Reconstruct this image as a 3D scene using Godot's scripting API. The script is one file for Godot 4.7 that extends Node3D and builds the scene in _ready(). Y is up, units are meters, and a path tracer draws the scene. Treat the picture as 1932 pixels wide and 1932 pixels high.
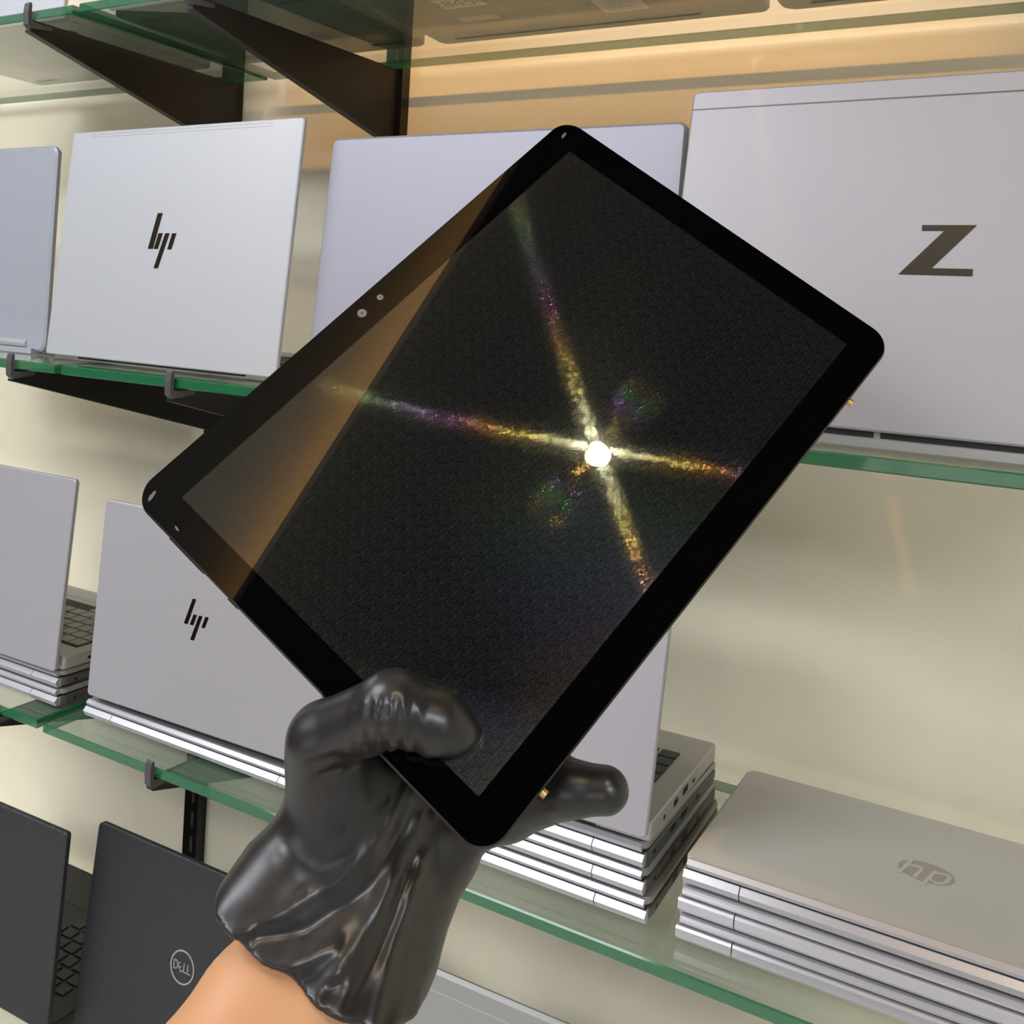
extends Node3D
# A shop wall of glass shelves full of laptops; a gloved hand holds a tablet up in front of it.
# The wall is the plane z = 0, x runs to the right along it, y is up, metres.

var M := {}
var used := {}
var key_mesh: ArrayMesh
var key_small: ArrayMesh

# ---------------------------------------------------------------- set up
func _ready() -> void:
	camera_and_environment()
	materials()
	room()
	lamps()
	shelves()
	top_shelf()
	second_shelf()
	third_shelf()
	bottom_shelf()
	tablet()
	person()

func camera_and_environment() -> void:
	var cam := Camera3D.new()
	cam.name = "camera"
	cam.projection = Camera3D.PROJECTION_FRUSTUM
	cam.near = 0.02
	cam.far = 30.0
	cam.size = 2.0 * (966.0 / 1801.1) * 0.02
	cam.frustum_offset = Vector2(0, -(360.87 / 1801.1) * 0.02)
	cam.position = Vector3(0, 1.5, 0.915)
	cam.rotation_degrees = Vector3(-0.4966, 28.3707, 3.1068)
	add_child(cam)
	cam.current = true
	var we := WorldEnvironment.new()
	we.name = "environment"
	var e := Environment.new()
	e.background_mode = Environment.BG_COLOR
	e.background_color = Color(0.02, 0.02, 0.02)
	e.tonemap_mode = Environment.TONE_MAPPER_LINEAR
	e.tonemap_exposure = 1.08
	e.sdfgi_enabled = true
	e.ssao_enabled = true
	e.ssil_enabled = true
	we.environment = e
	add_child(we)

# ---------------------------------------------------------------- materials
func mat(key: String, c: Color, rough := 0.5, metal := 0.0, spec := 0.5) -> StandardMaterial3D:
	var m := StandardMaterial3D.new()
	m.resource_name = key
	m.albedo_color = c
	m.roughness = rough
	m.metallic = metal
	m.metallic_specular = spec
	M[key] = m
	return m

func noise_tex(freq: float, lo: Color, hi: Color, seed_: int, size := 256, octaves := 4) -> NoiseTexture2D:
	var n := FastNoiseLite.new()
	n.seed = seed_
	n.frequency = freq
	n.fractal_octaves = octaves
	var t := NoiseTexture2D.new()
	t.width = size
	t.height = size
	t.seamless = true
	t.noise = n
	var g := Gradient.new()
	g.set_color(0, lo)
	g.set_color(1, hi)
	t.color_ramp = g
	return t

func materials() -> void:
	var m := mat("wall_paint", Color.WHITE, 0.55)
	m.albedo_texture = noise_tex(0.02, Color(0.945, 0.90, 0.785), Color(0.96, 0.915, 0.81), 3)
	m.uv1_triplanar = true
	m.uv1_world_triplanar = true
	m.uv1_scale = Vector3(3, 3, 3)
	m = mat("floor_tile", Color.WHITE, 0.35)
	m.albedo_texture = noise_tex(0.03, Color(0.74, 0.73, 0.70), Color(0.80, 0.79, 0.76), 5)
	m.uv1_triplanar = true
	m.uv1_world_triplanar = true
	mat("room_wall", Color(0.80, 0.79, 0.76), 0.7)
	mat("unseen_wall_brown", Color(0.26, 0.195, 0.16), 0.5)
	mat("ceiling_white", Color(0.86, 0.85, 0.82), 0.8)
	mat("ceiling_dark", Color(0.10, 0.10, 0.10), 0.6)
	mat("fascia", Color(0.45, 0.45, 0.46), 0.5)
	# glass shelf: clear broad faces, deep green cut edges
	m = mat("shelf_glass", Color(0.55, 0.72, 0.60, 0.10), 0.02)
	m.transparency = BaseMaterial3D.TRANSPARENCY_ALPHA
	m = mat("shelf_glass_edge", Color(0.10, 0.37, 0.23, 0.88), 0.08)
	m.transparency = BaseMaterial3D.TRANSPARENCY_ALPHA
	mat("rail_black", Color(0.085, 0.075, 0.07), 0.35, 0.2)
	mat("slot_grey", Color(0.30, 0.29, 0.27), 0.5, 0.3)
	mat("bracket_black", Color(0.11, 0.095, 0.09), 0.42, 0.2)
	mat("clip_rubber", Color(0.26, 0.25, 0.25), 0.55)
	# laptops
	m = mat("aluminium_pale", Color(0.685, 0.69, 0.705), 0.50, 0.35)
	m = mat("aluminium_lilac", Color(0.635, 0.625, 0.64), 0.50, 0.35)
	mat("aluminium_mauve", Color(0.585, 0.575, 0.615), 0.50, 0.35)
	m = mat("aluminium_warm", Color(0.61, 0.595, 0.61), 0.50, 0.35)
	m = mat("aluminium_blue", Color(0.63, 0.645, 0.68), 0.45, 0.35)
	m = mat("aluminium_grey", Color(0.60, 0.59, 0.575), 0.45, 0.40)
	mat("aluminium_deck", Color(0.68, 0.67, 0.64), 0.45, 0.4)
	mat("aluminium_polished", Color(0.74, 0.73, 0.745), 0.28, 0.5)
	mat("aluminium_top", Color(0.70, 0.69, 0.665), 0.5, 0.12)
	mat("side_grey", Color(0.37, 0.36, 0.345), 0.45, 0.4)
	mat("gap_dark", Color(0.05, 0.05, 0.05), 0.6)
	mat("key_dark", Color(0.17, 0.17, 0.17), 0.5)
	mat("key_silver", Color(0.60, 0.59, 0.56), 0.5, 0.2)
	mat("mirror_chrome", Color(0.42, 0.40, 0.37), 0.05, 1.0)
	mat("bottom_dark", Color(0.16, 0.165, 0.165), 0.5, 0.1)
	mat("bottom_olive", Color(0.36, 0.36, 0.31), 0.5, 0.2)
	mat("rubber_foot", Color(0.10, 0.10, 0.09), 0.8)
	mat("paper_label", Color(0.83, 0.81, 0.74), 0.7)
	mat("ink", Color(0.08, 0.08, 0.09), 0.7)
	mat("print_grey", Color(0.45, 0.44, 0.41), 0.7)
	m = mat("black_lid", Color(0.145, 0.145, 0.15), 0.5, 0.0)
	m.normal_enabled = true
	var n := noise_tex(0.12, Color.BLACK, Color.WHITE, 9, 256, 2)
	n.color_ramp = null
	n.as_normal_map = true
	n.bump_strength = 3.0
	m.normal_texture = n
	m.normal_scale = 0.5
	m.uv1_triplanar = true
	m.uv1_scale = Vector3(7, 45, 7)
	mat("black_plastic", Color(0.10, 0.10, 0.105), 0.5)
	mat("badge_grey", Color(0.62, 0.62, 0.63), 0.4, 0.3)
	mat("engraving", Color(0.60, 0.58, 0.545), 0.5, 0.2)
	# tablet
	mat("tablet_shell", Color(0.24, 0.22, 0.21), 0.24, 0.75)
	mat("tablet_glass", Color(0.010, 0.010, 0.011), 0.02, 0.0, 0.33)
	mat("lens_grey", Color(0.42, 0.40, 0.38), 0.3)
	mat("lens_dark", Color(0.10, 0.09, 0.09), 0.2)
	mat("scuff_grey", Color(0.36, 0.34, 0.35), 0.7)
	mat("brass", Color(0.80, 0.66, 0.42), 0.35, 0.7)
	# person
	m = mat("nitrile", Color(0.125, 0.115, 0.113), 0.33)
	m = mat("skin", Color(0.74, 0.535, 0.375), 0.55)
	m.subsurf_scatter_enabled = true
	m.subsurf_scatter_strength = 0.12
	# lamps
	m = mat("lamp_white_glow", Color(1, 1, 1), 0.6)
	m.emission_enabled = true
	m.emission = Color(0.94, 0.965, 1.0)
	m.emission_energy_multiplier = 7.0
	m = mat("added_window_glow", Color(1, 1, 1), 0.6)  # glow of the added fill pane in the front wall
	m.emission_enabled = true
	m.emission = Color(0.97, 0.98, 1.0)
	m.emission_energy_multiplier = 0.25
	m = mat("lamp_warm_glow", Color(1, 1, 1), 0.6)
	m.emission_enabled = true
	m.emission = Color(1.0, 0.74, 0.40)
	m.emission_energy_multiplier = 16.0
	m = mat("lamp_core_glow", Color(1, 1, 1), 0.6)
	m.emission_enabled = true
	m.emission = Color(1.0, 0.93, 0.82)
	m.emission_energy_multiplier = 300.0
	m = mat("lamp_rim_glow", Color(1, 0.95, 0.85), 0.3)
	m.emission_enabled = true
	m.emission = Color(1.0, 0.84, 0.62)
	m.emission_energy_multiplier = 9.0
	key_mesh = key_shape(0.0156, 0.0142)
	key_small = key_shape(0.0170, 0.0154)

# ---------------------------------------------------------------- mesh building
class MB:
	var v := PackedVector3Array()
	var n := PackedVector3Array()
	var uv := PackedVector2Array()
	var ix := PackedInt32Array()
	func tri(a: Vector3, b: Vector3, c: Vector3, na := Vector3.ZERO, nb := Vector3.ZERO, nc := Vector3.ZERO) -> void:
		# a, b, c counter-clockwise as seen from outside; stored clockwise
		var f := (b - a).cross(c - a)
		if f.length_squared() < 1e-20:
			return
		f = f.normalized()
		var i := v.size()
		v.append_array([a, c, b])
		n.append_array([na if na != Vector3.ZERO else f, nc if nc != Vector3.ZERO else f, nb if nb != Vector3.ZERO else f])
		uv.append_array([Vector2(a.x, a.y), Vector2(c.x, c.y), Vector2(b.x, b.y)])
		ix.append_array([i, i + 1, i + 2])
	func quad(a: Vector3, b: Vector3, c: Vector3, d: Vector3, na := Vector3.ZERO, nb := Vector3.ZERO, nc := Vector3.ZERO, nd := Vector3.ZERO) -> void:
		tri(a, b, c, na, nb, nc)
		tri(a, c, d, na, nc, nd)
	func box(lo: Vector3, hi: Vector3) -> void:
		var p := []
		for k in 8:
			p.append(Vector3(hi.x if k & 1 else lo.x, hi.y if k & 2 else lo.y, hi.z if k & 4 else lo.z))
		quad(p[4], p[5], p[7], p[6]); quad(p[1], p[0], p[2], p[3])
		quad(p[5], p[1], p[3], p[7]); quad(p[0], p[4], p[6], p[2])
		quad(p[6], p[7], p[3], p[2]); quad(p[0], p[1], p[5], p[4])
	func bend(f: Callable) -> void:
		for i in v.size():
			v[i] = f.call(v[i])
	func move(t: Transform3D) -> void:
		for i in v.size():
			v[i] = t * v[i]
			n[i] = (t.basis * n[i]).normalized()
	func surface(m: ArrayMesh) -> ArrayMesh:
		var a := []
		a.resize(Mesh.ARRAY_MAX)
		a[Mesh.ARRAY_VERTEX] = v
		a[Mesh.ARRAY_NORMAL] = n
		a[Mesh.ARRAY_TEX_UV] = uv
		a[Mesh.ARRAY_INDEX] = ix
		m.add_surface_from_arrays(Mesh.PRIMITIVE_TRIANGLES, a)
		return m
	func mesh() -> ArrayMesh:
		return surface(ArrayMesh.new())

func key_shape(kx: float, kz: float) -> ArrayMesh:
	# a key cap with sloped flanks
	var b := MB.new()
	b.box(Vector3(-kx / 2, 0, -kz / 2), Vector3(kx / 2, 0.0011, kz / 2))
	b.bend(func(p: Vector3) -> Vector3: return p if p.y < 0.0005 else Vector3(p.x * 0.94, p.y, p.z * 0.94))
	return b.mesh()

func box_mb(lo: Vector3, hi: Vector3) -> MB:
	var b := MB.new()
	b.box(lo, hi)
	return b

func round_rect(w: float, h: float, r: float, segs := 6) -> Array:
	# points and outward normals, counter-clockwise, x centred, y from 0 to h
	var pts := []
	for k in 4:
		var c := Vector2((w / 2 - r) * (1 if k == 0 or k == 3 else -1), h - r if k < 2 else r)
		for i in segs + 1:
			var a := PI / 2 * k + PI / 2 * i / segs
			pts.append([c + Vector2(cos(a), sin(a)) * r, Vector2(cos(a), sin(a))])
	return pts

func slab_mb(w: float, h: float, t: float, r: float, b: float, segs := 6) -> MB:
	# rounded plate: x centred, y 0..h, outer face at z = 0, back face at z = -t, bevel b
	var m := MB.new()
	var p := round_rect(w, h, r, segs)
	var rings := [[b, 0.0], [0.0, -b], [0.0, -t + b], [b, -t]]
	var c := Vector2(0, h / 2)
	var at := func(i: int, k: int) -> Vector3:
		var q: Vector2 = p[i][0] - p[i][1] * rings[k][0]
		return Vector3(q.x, q.y, rings[k][1])
	for i in p.size():
		var j: int = (i + 1) % p.size()
		var ni := Vector3(p[i][1].x, p[i][1].y, 0)
		var nj := Vector3(p[j][1].x, p[j][1].y, 0)
		if (p[i][0] - p[j][0]).length() > 1e-7 and i % (segs + 1) == segs:
			pass
		for k in 3:
			var dz: float = [1.0, 0.0, -1.0][k]
			var a := (ni + Vector3(0, 0, dz)).normalized()
			var d := (nj + Vector3(0, 0, dz)).normalized()
			m.quad(at.call(i, k + 1), at.call(j, k + 1), at.call(j, k), at.call(i, k), a, d, d, a)
		m.tri(Vector3(c.x, c.y, 0), at.call(i, 0), at.call(j, 0))
		m.tri(Vector3(c.x, c.y, -t), at.call(j, 3), at.call(i, 3))
	return m

func extrude_mb(poly: Array, x0: float, x1: float) -> MB:
	# closed profile of (z, y) points, counter-clockwise seen from +x, run from x0 to x1
	var m := MB.new()
	var k := poly.size()
	var fl := PackedVector2Array()
	for q in poly:
		fl.append(q)
	for i in k:
		var a: Vector2 = poly[i]
		var b: Vector2 = poly[(i + 1) % k]
		m.quad(Vector3(x1, a.y, a.x), Vector3(x0, a.y, a.x), Vector3(x0, b.y, b.x), Vector3(x1, b.y, b.x))
	var t := Geometry2D.triangulate_polygon(fl)
	for i in range(0, t.size(), 3):
		var q := [poly[t[i]], poly[t[i + 1]], poly[t[i + 2]]]
		var turn: float = (q[1] - q[0]).cross(q[2] - q[0])
		if turn > 0:
			q = [q[0], q[2], q[1]]
		m.tri(Vector3(x1, q[0].y, q[0].x), Vector3(x1, q[1].y, q[1].x), Vector3(x1, q[2].y, q[2].x))
		m.tri(Vector3(x0, q[0].y, q[0].x), Vector3(x0, q[2].y, q[2].x), Vector3(x0, q[1].y, q[1].x))
	return m

func plate_mb(poly: Array, z0: float, z1: float) -> MB:
	# flat shape of (x, y) points extruded from z0 (back) to z1 (front)
	var fl := PackedVector2Array()
	for q in poly:
		fl.append(q)
	var area := 0.0
	for i in fl.size():
		area += fl[i].cross(fl[(i + 1) % fl.size()])
	if area < 0:
		fl.reverse()
	var m := MB.new()
	var t := Geometry2D.triangulate_polygon(fl)
	for i in range(0, t.size(), 3):
		var a := fl[t[i]]
		var b := fl[t[i + 1]]
		var c := fl[t[i + 2]]
		if (b - a).cross(c - a) < 0:
			var s := b
			b = c
			c = s
		m.tri(Vector3(a.x, a.y, z1), Vector3(b.x, b.y, z1), Vector3(c.x, c.y, z1))
		m.tri(Vector3(a.x, a.y, z0), Vector3(c.x, c.y, z0), Vector3(b.x, b.y, z0))
	for i in fl.size():
		var a := fl[i]
		var b := fl[(i + 1) % fl.size()]
		m.quad(Vector3(a.x, a.y, z0), Vector3(b.x, b.y, z0), Vector3(b.x, b.y, z1), Vector3(a.x, a.y, z1))
	return m

func tube_mb(r0: float, r1: float, y0: float, y1: float, segs := 20, caps := true) -> MB:
	var m := MB.new()
	for i in segs:
		var a := TAU * i / segs
		var b := TAU * (i + 1) / segs
		var pa := Vector3(cos(a), 0, -sin(a))
		var pb := Vector3(cos(b), 0, -sin(b))
		var y := Vector3(0, 1, 0)
		m.quad(pa * r0 + y * y0, pb * r0 + y * y0, pb * r1 + y * y1, pa * r1 + y * y1, pa, pb, pb, pa)
		if caps:
			m.tri(y * y1, pa * r1 + y * y1, pb * r1 + y * y1)
			m.tri(y * y0, pb * r0 + y * y0, pa * r0 + y * y0)
	return m

func numbered(called: String) -> String:
	if not used.has(called):
		used[called] = 0
		return called
	used[called] += 1
	return "%s_%03d" % [called, used[called]]

func thing(called: String, label: String, category: String, at := Vector3.ZERO, turn := 0.0, group := "") -> Node3D:
	var o := Node3D.new()
	o.name = numbered(called)
	add_child(o)
	o.position = at
	o.rotation_degrees.y = turn
	tag(o, label, category, group)
	return o

func tag(o: Node, label: String, category: String, group := "") -> void:
	o.set_meta("label", label)
	o.set_meta("category", category)
	if group:
		o.set_meta("group", group)

func part(called: String, m: Mesh, material: Material, parent: Node, t := Transform3D()) -> MeshInstance3D:
	var o := MeshInstance3D.new()
	o.name = called
	o.mesh = m
	if material:
		o.material_override = material
	o.transform = t
	parent.add_child(o, true)
	return o

func struct(called: String, lo: Vector3, hi: Vector3, material: Material) -> MeshInstance3D:
	var o := part(called, box_mb(lo, hi).mesh(), material, self)
	o.set_meta("kind", "structure")
	return o

func xf(x: float, y: float, z: float, rx := 0.0, ry := 0.0, rz := 0.0) -> Transform3D:
	return Transform3D(Basis.from_euler(Vector3(deg_to_rad(rx), deg_to_rad(ry), deg_to_rad(rz))), Vector3(x, y, z))

# ---------------------------------------------------------------- the room
func room() -> void:
	struct("floor", Vector3(-3.0, -0.1, -0.1), Vector3(2.6, 0, 3.6), M.floor_tile)  # floor out of view, kept pale so it bounces light upward
	struct("wall_back", Vector3(-3.0, 0, -0.1), Vector3(2.6, 2.9, 0), M.wall_paint)
	struct("wall_left", Vector3(-3.1, 0, 0), Vector3(-3.0, 2.9, 3.6), M.unseen_wall_brown)  # out of view, dark brown chosen for what the lids mirror
	struct("wall_right", Vector3(2.5, 0, 0), Vector3(2.6, 2.9, 3.6), M.room_wall)
	struct("wall_front", Vector3(-3.0, 0, 3.5), Vector3(2.5, 2.9, 3.6), M.unseen_wall_brown)  # unseen wall behind the viewer, kept brown for the mirrored logos
	struct("ceiling", Vector3(-3.0, 2.72, -0.1), Vector3(2.6, 2.9, 3.6), M.ceiling_white)
	# dropped dark ceiling field whose edge runs from the shelf wall into the room; an unseen warm light strip lies on top of its edge
	struct("trim_1", Vector3(-0.058, 2.6, 0.0), Vector3(2.5, 2.645, 3.5), M.ceiling_dark)
	struct("trim_2", Vector3(-0.062, 2.598, 0.0), Vector3(-0.058, 2.652, 3.5), M.fascia)

func added_fill_window() -> void:
	# added fill opposite the shelves: a glowing pane built like a window in the brown wall
	struct("added_window_1", Vector3(-2.0, 0.55, 3.485), Vector3(1.2, 1.75, 3.495), M.added_window_glow)
	for k in 3:
		struct("trim_%d" % (3 + k), Vector3([-2.04, -0.42, 1.2][k], 0.51, 3.46), Vector3([-2.0, -0.38, 1.24][k], 1.79, 3.5), M.fascia)  # these bars and the next two frame the added pane
	struct("trim_6", Vector3(-2.04, 1.75, 3.46), Vector3(1.24, 1.79, 3.5), M.fascia)
	struct("trim_7", Vector3(-2.04, 0.51, 3.44), Vector3(1.24, 0.55, 3.5), M.fascia)
	var l := AreaLight3D.new()
	l.name = "added_fill_light"  # added fill that brightens the shelf wall from the front
	l.area_size = Vector2(3.2, 1.2)
	l.area_normalize_energy = true
	l.light_color = Color(0.97, 0.98, 1.0)
	l.light_energy = 0.45
	l.shadow_enabled = true
	l.position = Vector3(-0.4, 1.15, 3.455)
	add_child(l)

func lamps() -> void:
	added_fill_window()
	# unseen warm strip, placed to light the ceiling that the screen mirrors in gold
	var s := thing("unseen_light_strip", "unseen warm light strip hidden in the ceiling cove along the dark dropped field", "light strip", Vector3(-0.045, 2.647, 1.75))
	part("lamp_tape", box_mb(Vector3(-0.006, 0, -1.7), Vector3(0.006, 0.004, 1.7)).mesh(), M.lamp_warm_glow, s)
	var a := AreaLight3D.new()
	a.name = "strip_light"
	a.area_size = Vector2(0.02, 3.4)
	a.area_normalize_energy = true
	a.light_color = Color(1.0, 0.74, 0.40)
	a.light_energy = 0.28
	a.light_size = 0.02
	a.shadow_enabled = true
	a.rotation_degrees = Vector3(90, 0, 0)
	a.position = Vector3(0, 0.006, 0)
	s.add_child(a)
	# cool ceiling panels out of view, placed to light the lids and the wall
	var spots := [Vector3(-1.35, 2.72, 1.25), Vector3(-1.35, 2.72, 2.60), Vector3(-2.45, 2.72, 2.2), Vector3(1.60, 2.60, 2.1)]
	for k in 4:
		var p := thing("unseen_led_panel", ["unseen white ceiling panel nearest the shelf wall, lighting the lids", "unseen white ceiling panel in the middle at the far end, lighting the shelf wall", "unseen white ceiling panel beside the left wall", "unseen white panel under the dark ceiling field beside the right wall"][k], "ceiling light", spots[k], [0.0, 0.0, 90.0, 0.0][k], "unseen ceiling panels")
		var f := MB.new()
		for q in [[-0.62, -0.32, 0.62, -0.3], [-0.62, 0.3, 0.62, 0.32], [-0.62, -0.3, -0.6, 0.3], [0.6, -0.3, 0.62, 0.3]]:
			f.box(Vector3(q[0], -0.014, q[1]), Vector3(q[2], 0, q[3]))
		part("frame", f.mesh(), M.ceiling_white, p)
		part("lamp_diffuser", box_mb(Vector3(-0.6, -0.010, -0.3), Vector3(0.6, -0.002, 0.3)).mesh(), M.lamp_white_glow, p)
		var l := AreaLight3D.new()
		l.name = "panel_light"
		l.area_size = Vector2(1.2, 0.6)
		l.area_normalize_energy = true
		l.light_color = Color(0.94, 0.965, 1.0)
		l.light_energy = [0.9, 3.0, 1.1, 3.4][k]
		l.shadow_enabled = true
		l.rotation_degrees = Vector3(-90, 0, 0)
		l.position = Vector3(0, -0.016, 0)
		p.add_child(l)
	# halogen spots: one mirrored in the screen, one unseen and placed to warm the wall
	halogen(Vector3(0.359, 2.6, 1.209), 0.55, 75.0, false, Color(1.0, 0.90, 0.76), "bare halogen spot lamp mirrored in the tablet screen", Vector3(-0.35, -1, -0.75))
	halogen(Vector3(-0.42, 2.72, 0.44), 0.92, 30.0, true, Color(1.0, 0.76, 0.39), "unseen shaded spot lamp out of view, warming the shelf wall", Vector3(0.0, -0.80, -0.44))

func halogen(at: Vector3, power: float, cone: float, shaded: bool, tint: Color, label: String, aim: Vector3) -> void:
	var o := thing("halogen_lamp", label, "spot lamp", at, 0, "halogen ceiling spots")
	part("socket", tube_mb(0.012, 0.012, -0.03, 0.0).mesh(), M.room_wall, o)
	var head := Node3D.new()
	head.name = "lamp_head"
	head.position = Vector3(0, -0.03, 0)
	if shaded:
		# the head is tipped to the wall
		head.basis = Basis(Quaternion(Vector3(0, -1, 0), aim.normalized()))
	o.add_child(head)
	var cup := MB.new()
	var prev := [0.009, 0.0]
	for q in [[0.016, -0.006], [0.021, -0.015], [0.0245, -0.028], [0.025, -0.032]]:
		var t := tube_mb(q[0], prev[0], q[1], prev[1], 28, false)
		var base := cup.v.size()
		cup.v.append_array(t.v); cup.n.append_array(t.n); cup.uv.append_array(t.uv)
		for i in t.ix:
			cup.ix.append(i + base)
		prev = q
	part("lamp_reflector", cup.mesh(), M.lamp_rim_glow, head)
	part("lamp_capsule", tube_mb(0.0045, 0.0045, -0.026, -0.010, 12).mesh(), M.lamp_core_glow, head)
	if shaded:
		part("added_shade", tube_mb(0.036, 0.030, -0.100, 0.006, 28, false).mesh(), M.bracket_black, head)  # added shade, blocks this lamp from the tablet screen
	var l := SpotLight3D.new()
	l.name = "halogen_light"
	l.spot_range = 6.0
	l.spot_angle = cone
	l.spot_attenuation = 2.0
	l.spot_angle_attenuation = 0.6
	l.light_color = tint
	l.light_energy = power
	l.light_size = 0.010
	l.shadow_enabled = true
	l.position = Vector3(0, -0.036, 0) if not shaded else Vector3(0, -0.03, 0) + aim.normalized() * 0.104
	l.basis = Basis.looking_at(aim.normalized(), Vector3(1, 0, 0))
	o.add_child(l)

# ---------------------------------------------------------------- shelves
const SHELF_T := 0.0095
const YS := [1.7720, 1.4144, 1.0589, 0.6845]
const RAIL_X := [-0.918, -0.658]
const SHELF_WORD := ["top", "second", "third", "lowest"]

func pane(x0: float, x1: float, y: float, z0: float, z1: float, label: String) -> void:
	var o := MeshInstance3D.new()
	o.name = numbered("glass_shelf")
	var c := 0.0011
	var y1 := y + SHELF_T
	var a := MB.new()
	a.quad(Vector3(x0 + c, y1, z1 - c), Vector3(x1 - c, y1, z1 - c), Vector3(x1 - c, y1, z0 + c), Vector3(x0 + c, y1, z0 + c))
	a.quad(Vector3(x0 + c, y, z0 + c), Vector3(x1 - c, y, z0 + c), Vector3(x1 - c, y, z1 - c), Vector3(x0 + c, y, z1 - c))
	var e := MB.new()
	# rings: top inset, side top, side bottom, bottom inset
	var ring := func(k: int) -> Array:
		var i: float = [c, 0.0, 0.0, c][k]
		var h: float = [y1, y1 - c, y + c, y][k]
		return [Vector3(x0 + i, h, z0 + i), Vector3(x0 + i, h, z1 - i), Vector3(x1 - i, h, z1 - i), Vector3(x1 - i, h, z0 + i)]
	for k in 3:
		var u: Array = ring.call(k)
		var d: Array = ring.call(k + 1)
		for i in 4:
			var j := (i + 1) % 4
			e.quad(d[i], d[j], u[j], u[i])
	var m := a.mesh()
	e.surface(m)
	m.surface_set_material(0, M.shelf_glass)
	m.surface_set_material(1, M.shelf_glass_edge)
	o.mesh = m
	add_child(o)
	tag(o, label, "shelf", "glass shelf panels")

func shelves() -> void:
	for i in 2:
		var o := thing("wall_rail", ["black slotted wall rail left of the glass joint", "black slotted wall rail right of the glass joint"][i], "rail", Vector3(RAIL_X[i], 0.25, 0), 0, "slotted wall rails")
		part("channel", box_mb(Vector3(-0.012, 0, 0), Vector3(0.012, 2.2, 0.0150)).mesh(), M.rail_black, o)
		var sl := MB.new()
		for k in 68:
			sl.box(Vector3(-0.0022 + 0.003, 0.02 + k * 0.032, 0.0150), Vector3(0.0022 + 0.003, 0.04 + k * 0.032, 0.0152))
		var so := part("slots", sl.mesh(), M.slot_grey, o)
		so.set_meta("kind", "stuff")
	for k in 4:
		pane(-2.3, -0.8485, YS[k], 0.0185, 0.2948, "green-edged glass shelf panel left of the joint, %s shelf" % SHELF_WORD[k])
		pane(-0.8375, 0.62, YS[k] + (0.0 if k != 2 else -0.0008), 0.0172, 0.2955, "long green-edged glass shelf panel right of the joint, %s shelf" % SHELF_WORD[k])
		for i in 2:
			bracket(k, i)

func bracket(k: int, i: int) -> void:
	var rear: float = [-0.905, -0.654][i]
	var front: float = [-0.911, -0.681][i]
	var o := thing("shelf_bracket", "black steel bracket under the %s glass shelf, %s of the joint" % [SHELF_WORD[k], ["left", "right"][i]], "bracket", Vector3(rear, YS[k], 0.0152), rad_to_deg(atan2(front - rear, 0.28)), "shelf brackets")
	var ln := Vector2(front - rear, 0.2815).length()
	# plate in the y-z plane, thickness along x
	part("arm_plate", extrude_mb([Vector2(0, 0), Vector2(0, -0.086), Vector2(ln, -0.010), Vector2(ln, 0)], -0.0016, 0.0016).mesh(), M.bracket_black, o)
	part("flange", extrude_mb([Vector2(0, -0.086), Vector2(0, -0.0885), Vector2(ln, -0.0125), Vector2(ln, -0.010)], -0.0075, 0.0020).mesh(), M.bracket_black, o)
	# rubber clip that hooks round the front edge of the glass
	var prof := [Vector2(ln - 0.022, -0.0025), Vector2(ln - 0.022, -0.0065), Vector2(ln + 0.001, -0.0095), Vector2(ln + 0.0045, -0.006), Vector2(ln + 0.0052, 0.006), Vector2(ln + 0.0042, 0.0145), Vector2(ln + 0.0028, 0.0165), Vector2(ln + 0.0012, 0.0150), Vector2(ln + 0.0012, -0.0015), Vector2(ln - 0.002, -0.0025)]
	part("clip", extrude_mb(prof, -0.0042, 0.0042).mesh(), M.clip_rubber, o)

# ---------------------------------------------------------------- laptops
func add_keys(base: Node3D, w: float, y: float, z0: float, mk: Material, mesh: ArrayMesh, well: Material) -> void:
	# six rows of keys on the deck, the hinge at z = 0
	var kw := minf(w - 0.036, 0.276)
	if well:
		part("keyboard_well", box_mb(Vector3(-kw / 2 - 0.003, y, z0 - 0.1045), Vector3(kw / 2 + 0.003, y + 0.0002, z0 + 0.003)).mesh(), well, base)
	for r in 6:
		var n := 14
		var pitch := kw / n
		for c in n:
			if r == 5 and c > 4 and c < 9:
				continue
			var x: float = -kw / 2 + pitch * (c + 0.5) + [0.0, 0.0, 0.35, 0.5, 0.2, 0.0][r] * pitch * (1 if c < n - 1 else 0)
			if x + pitch * 0.45 > kw / 2:
				x = kw / 2 - pitch * 0.45
			part("key", mesh, mk, base, xf(x, y + 0.0002, z0 - 0.0085 - r * 0.0172))

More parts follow.
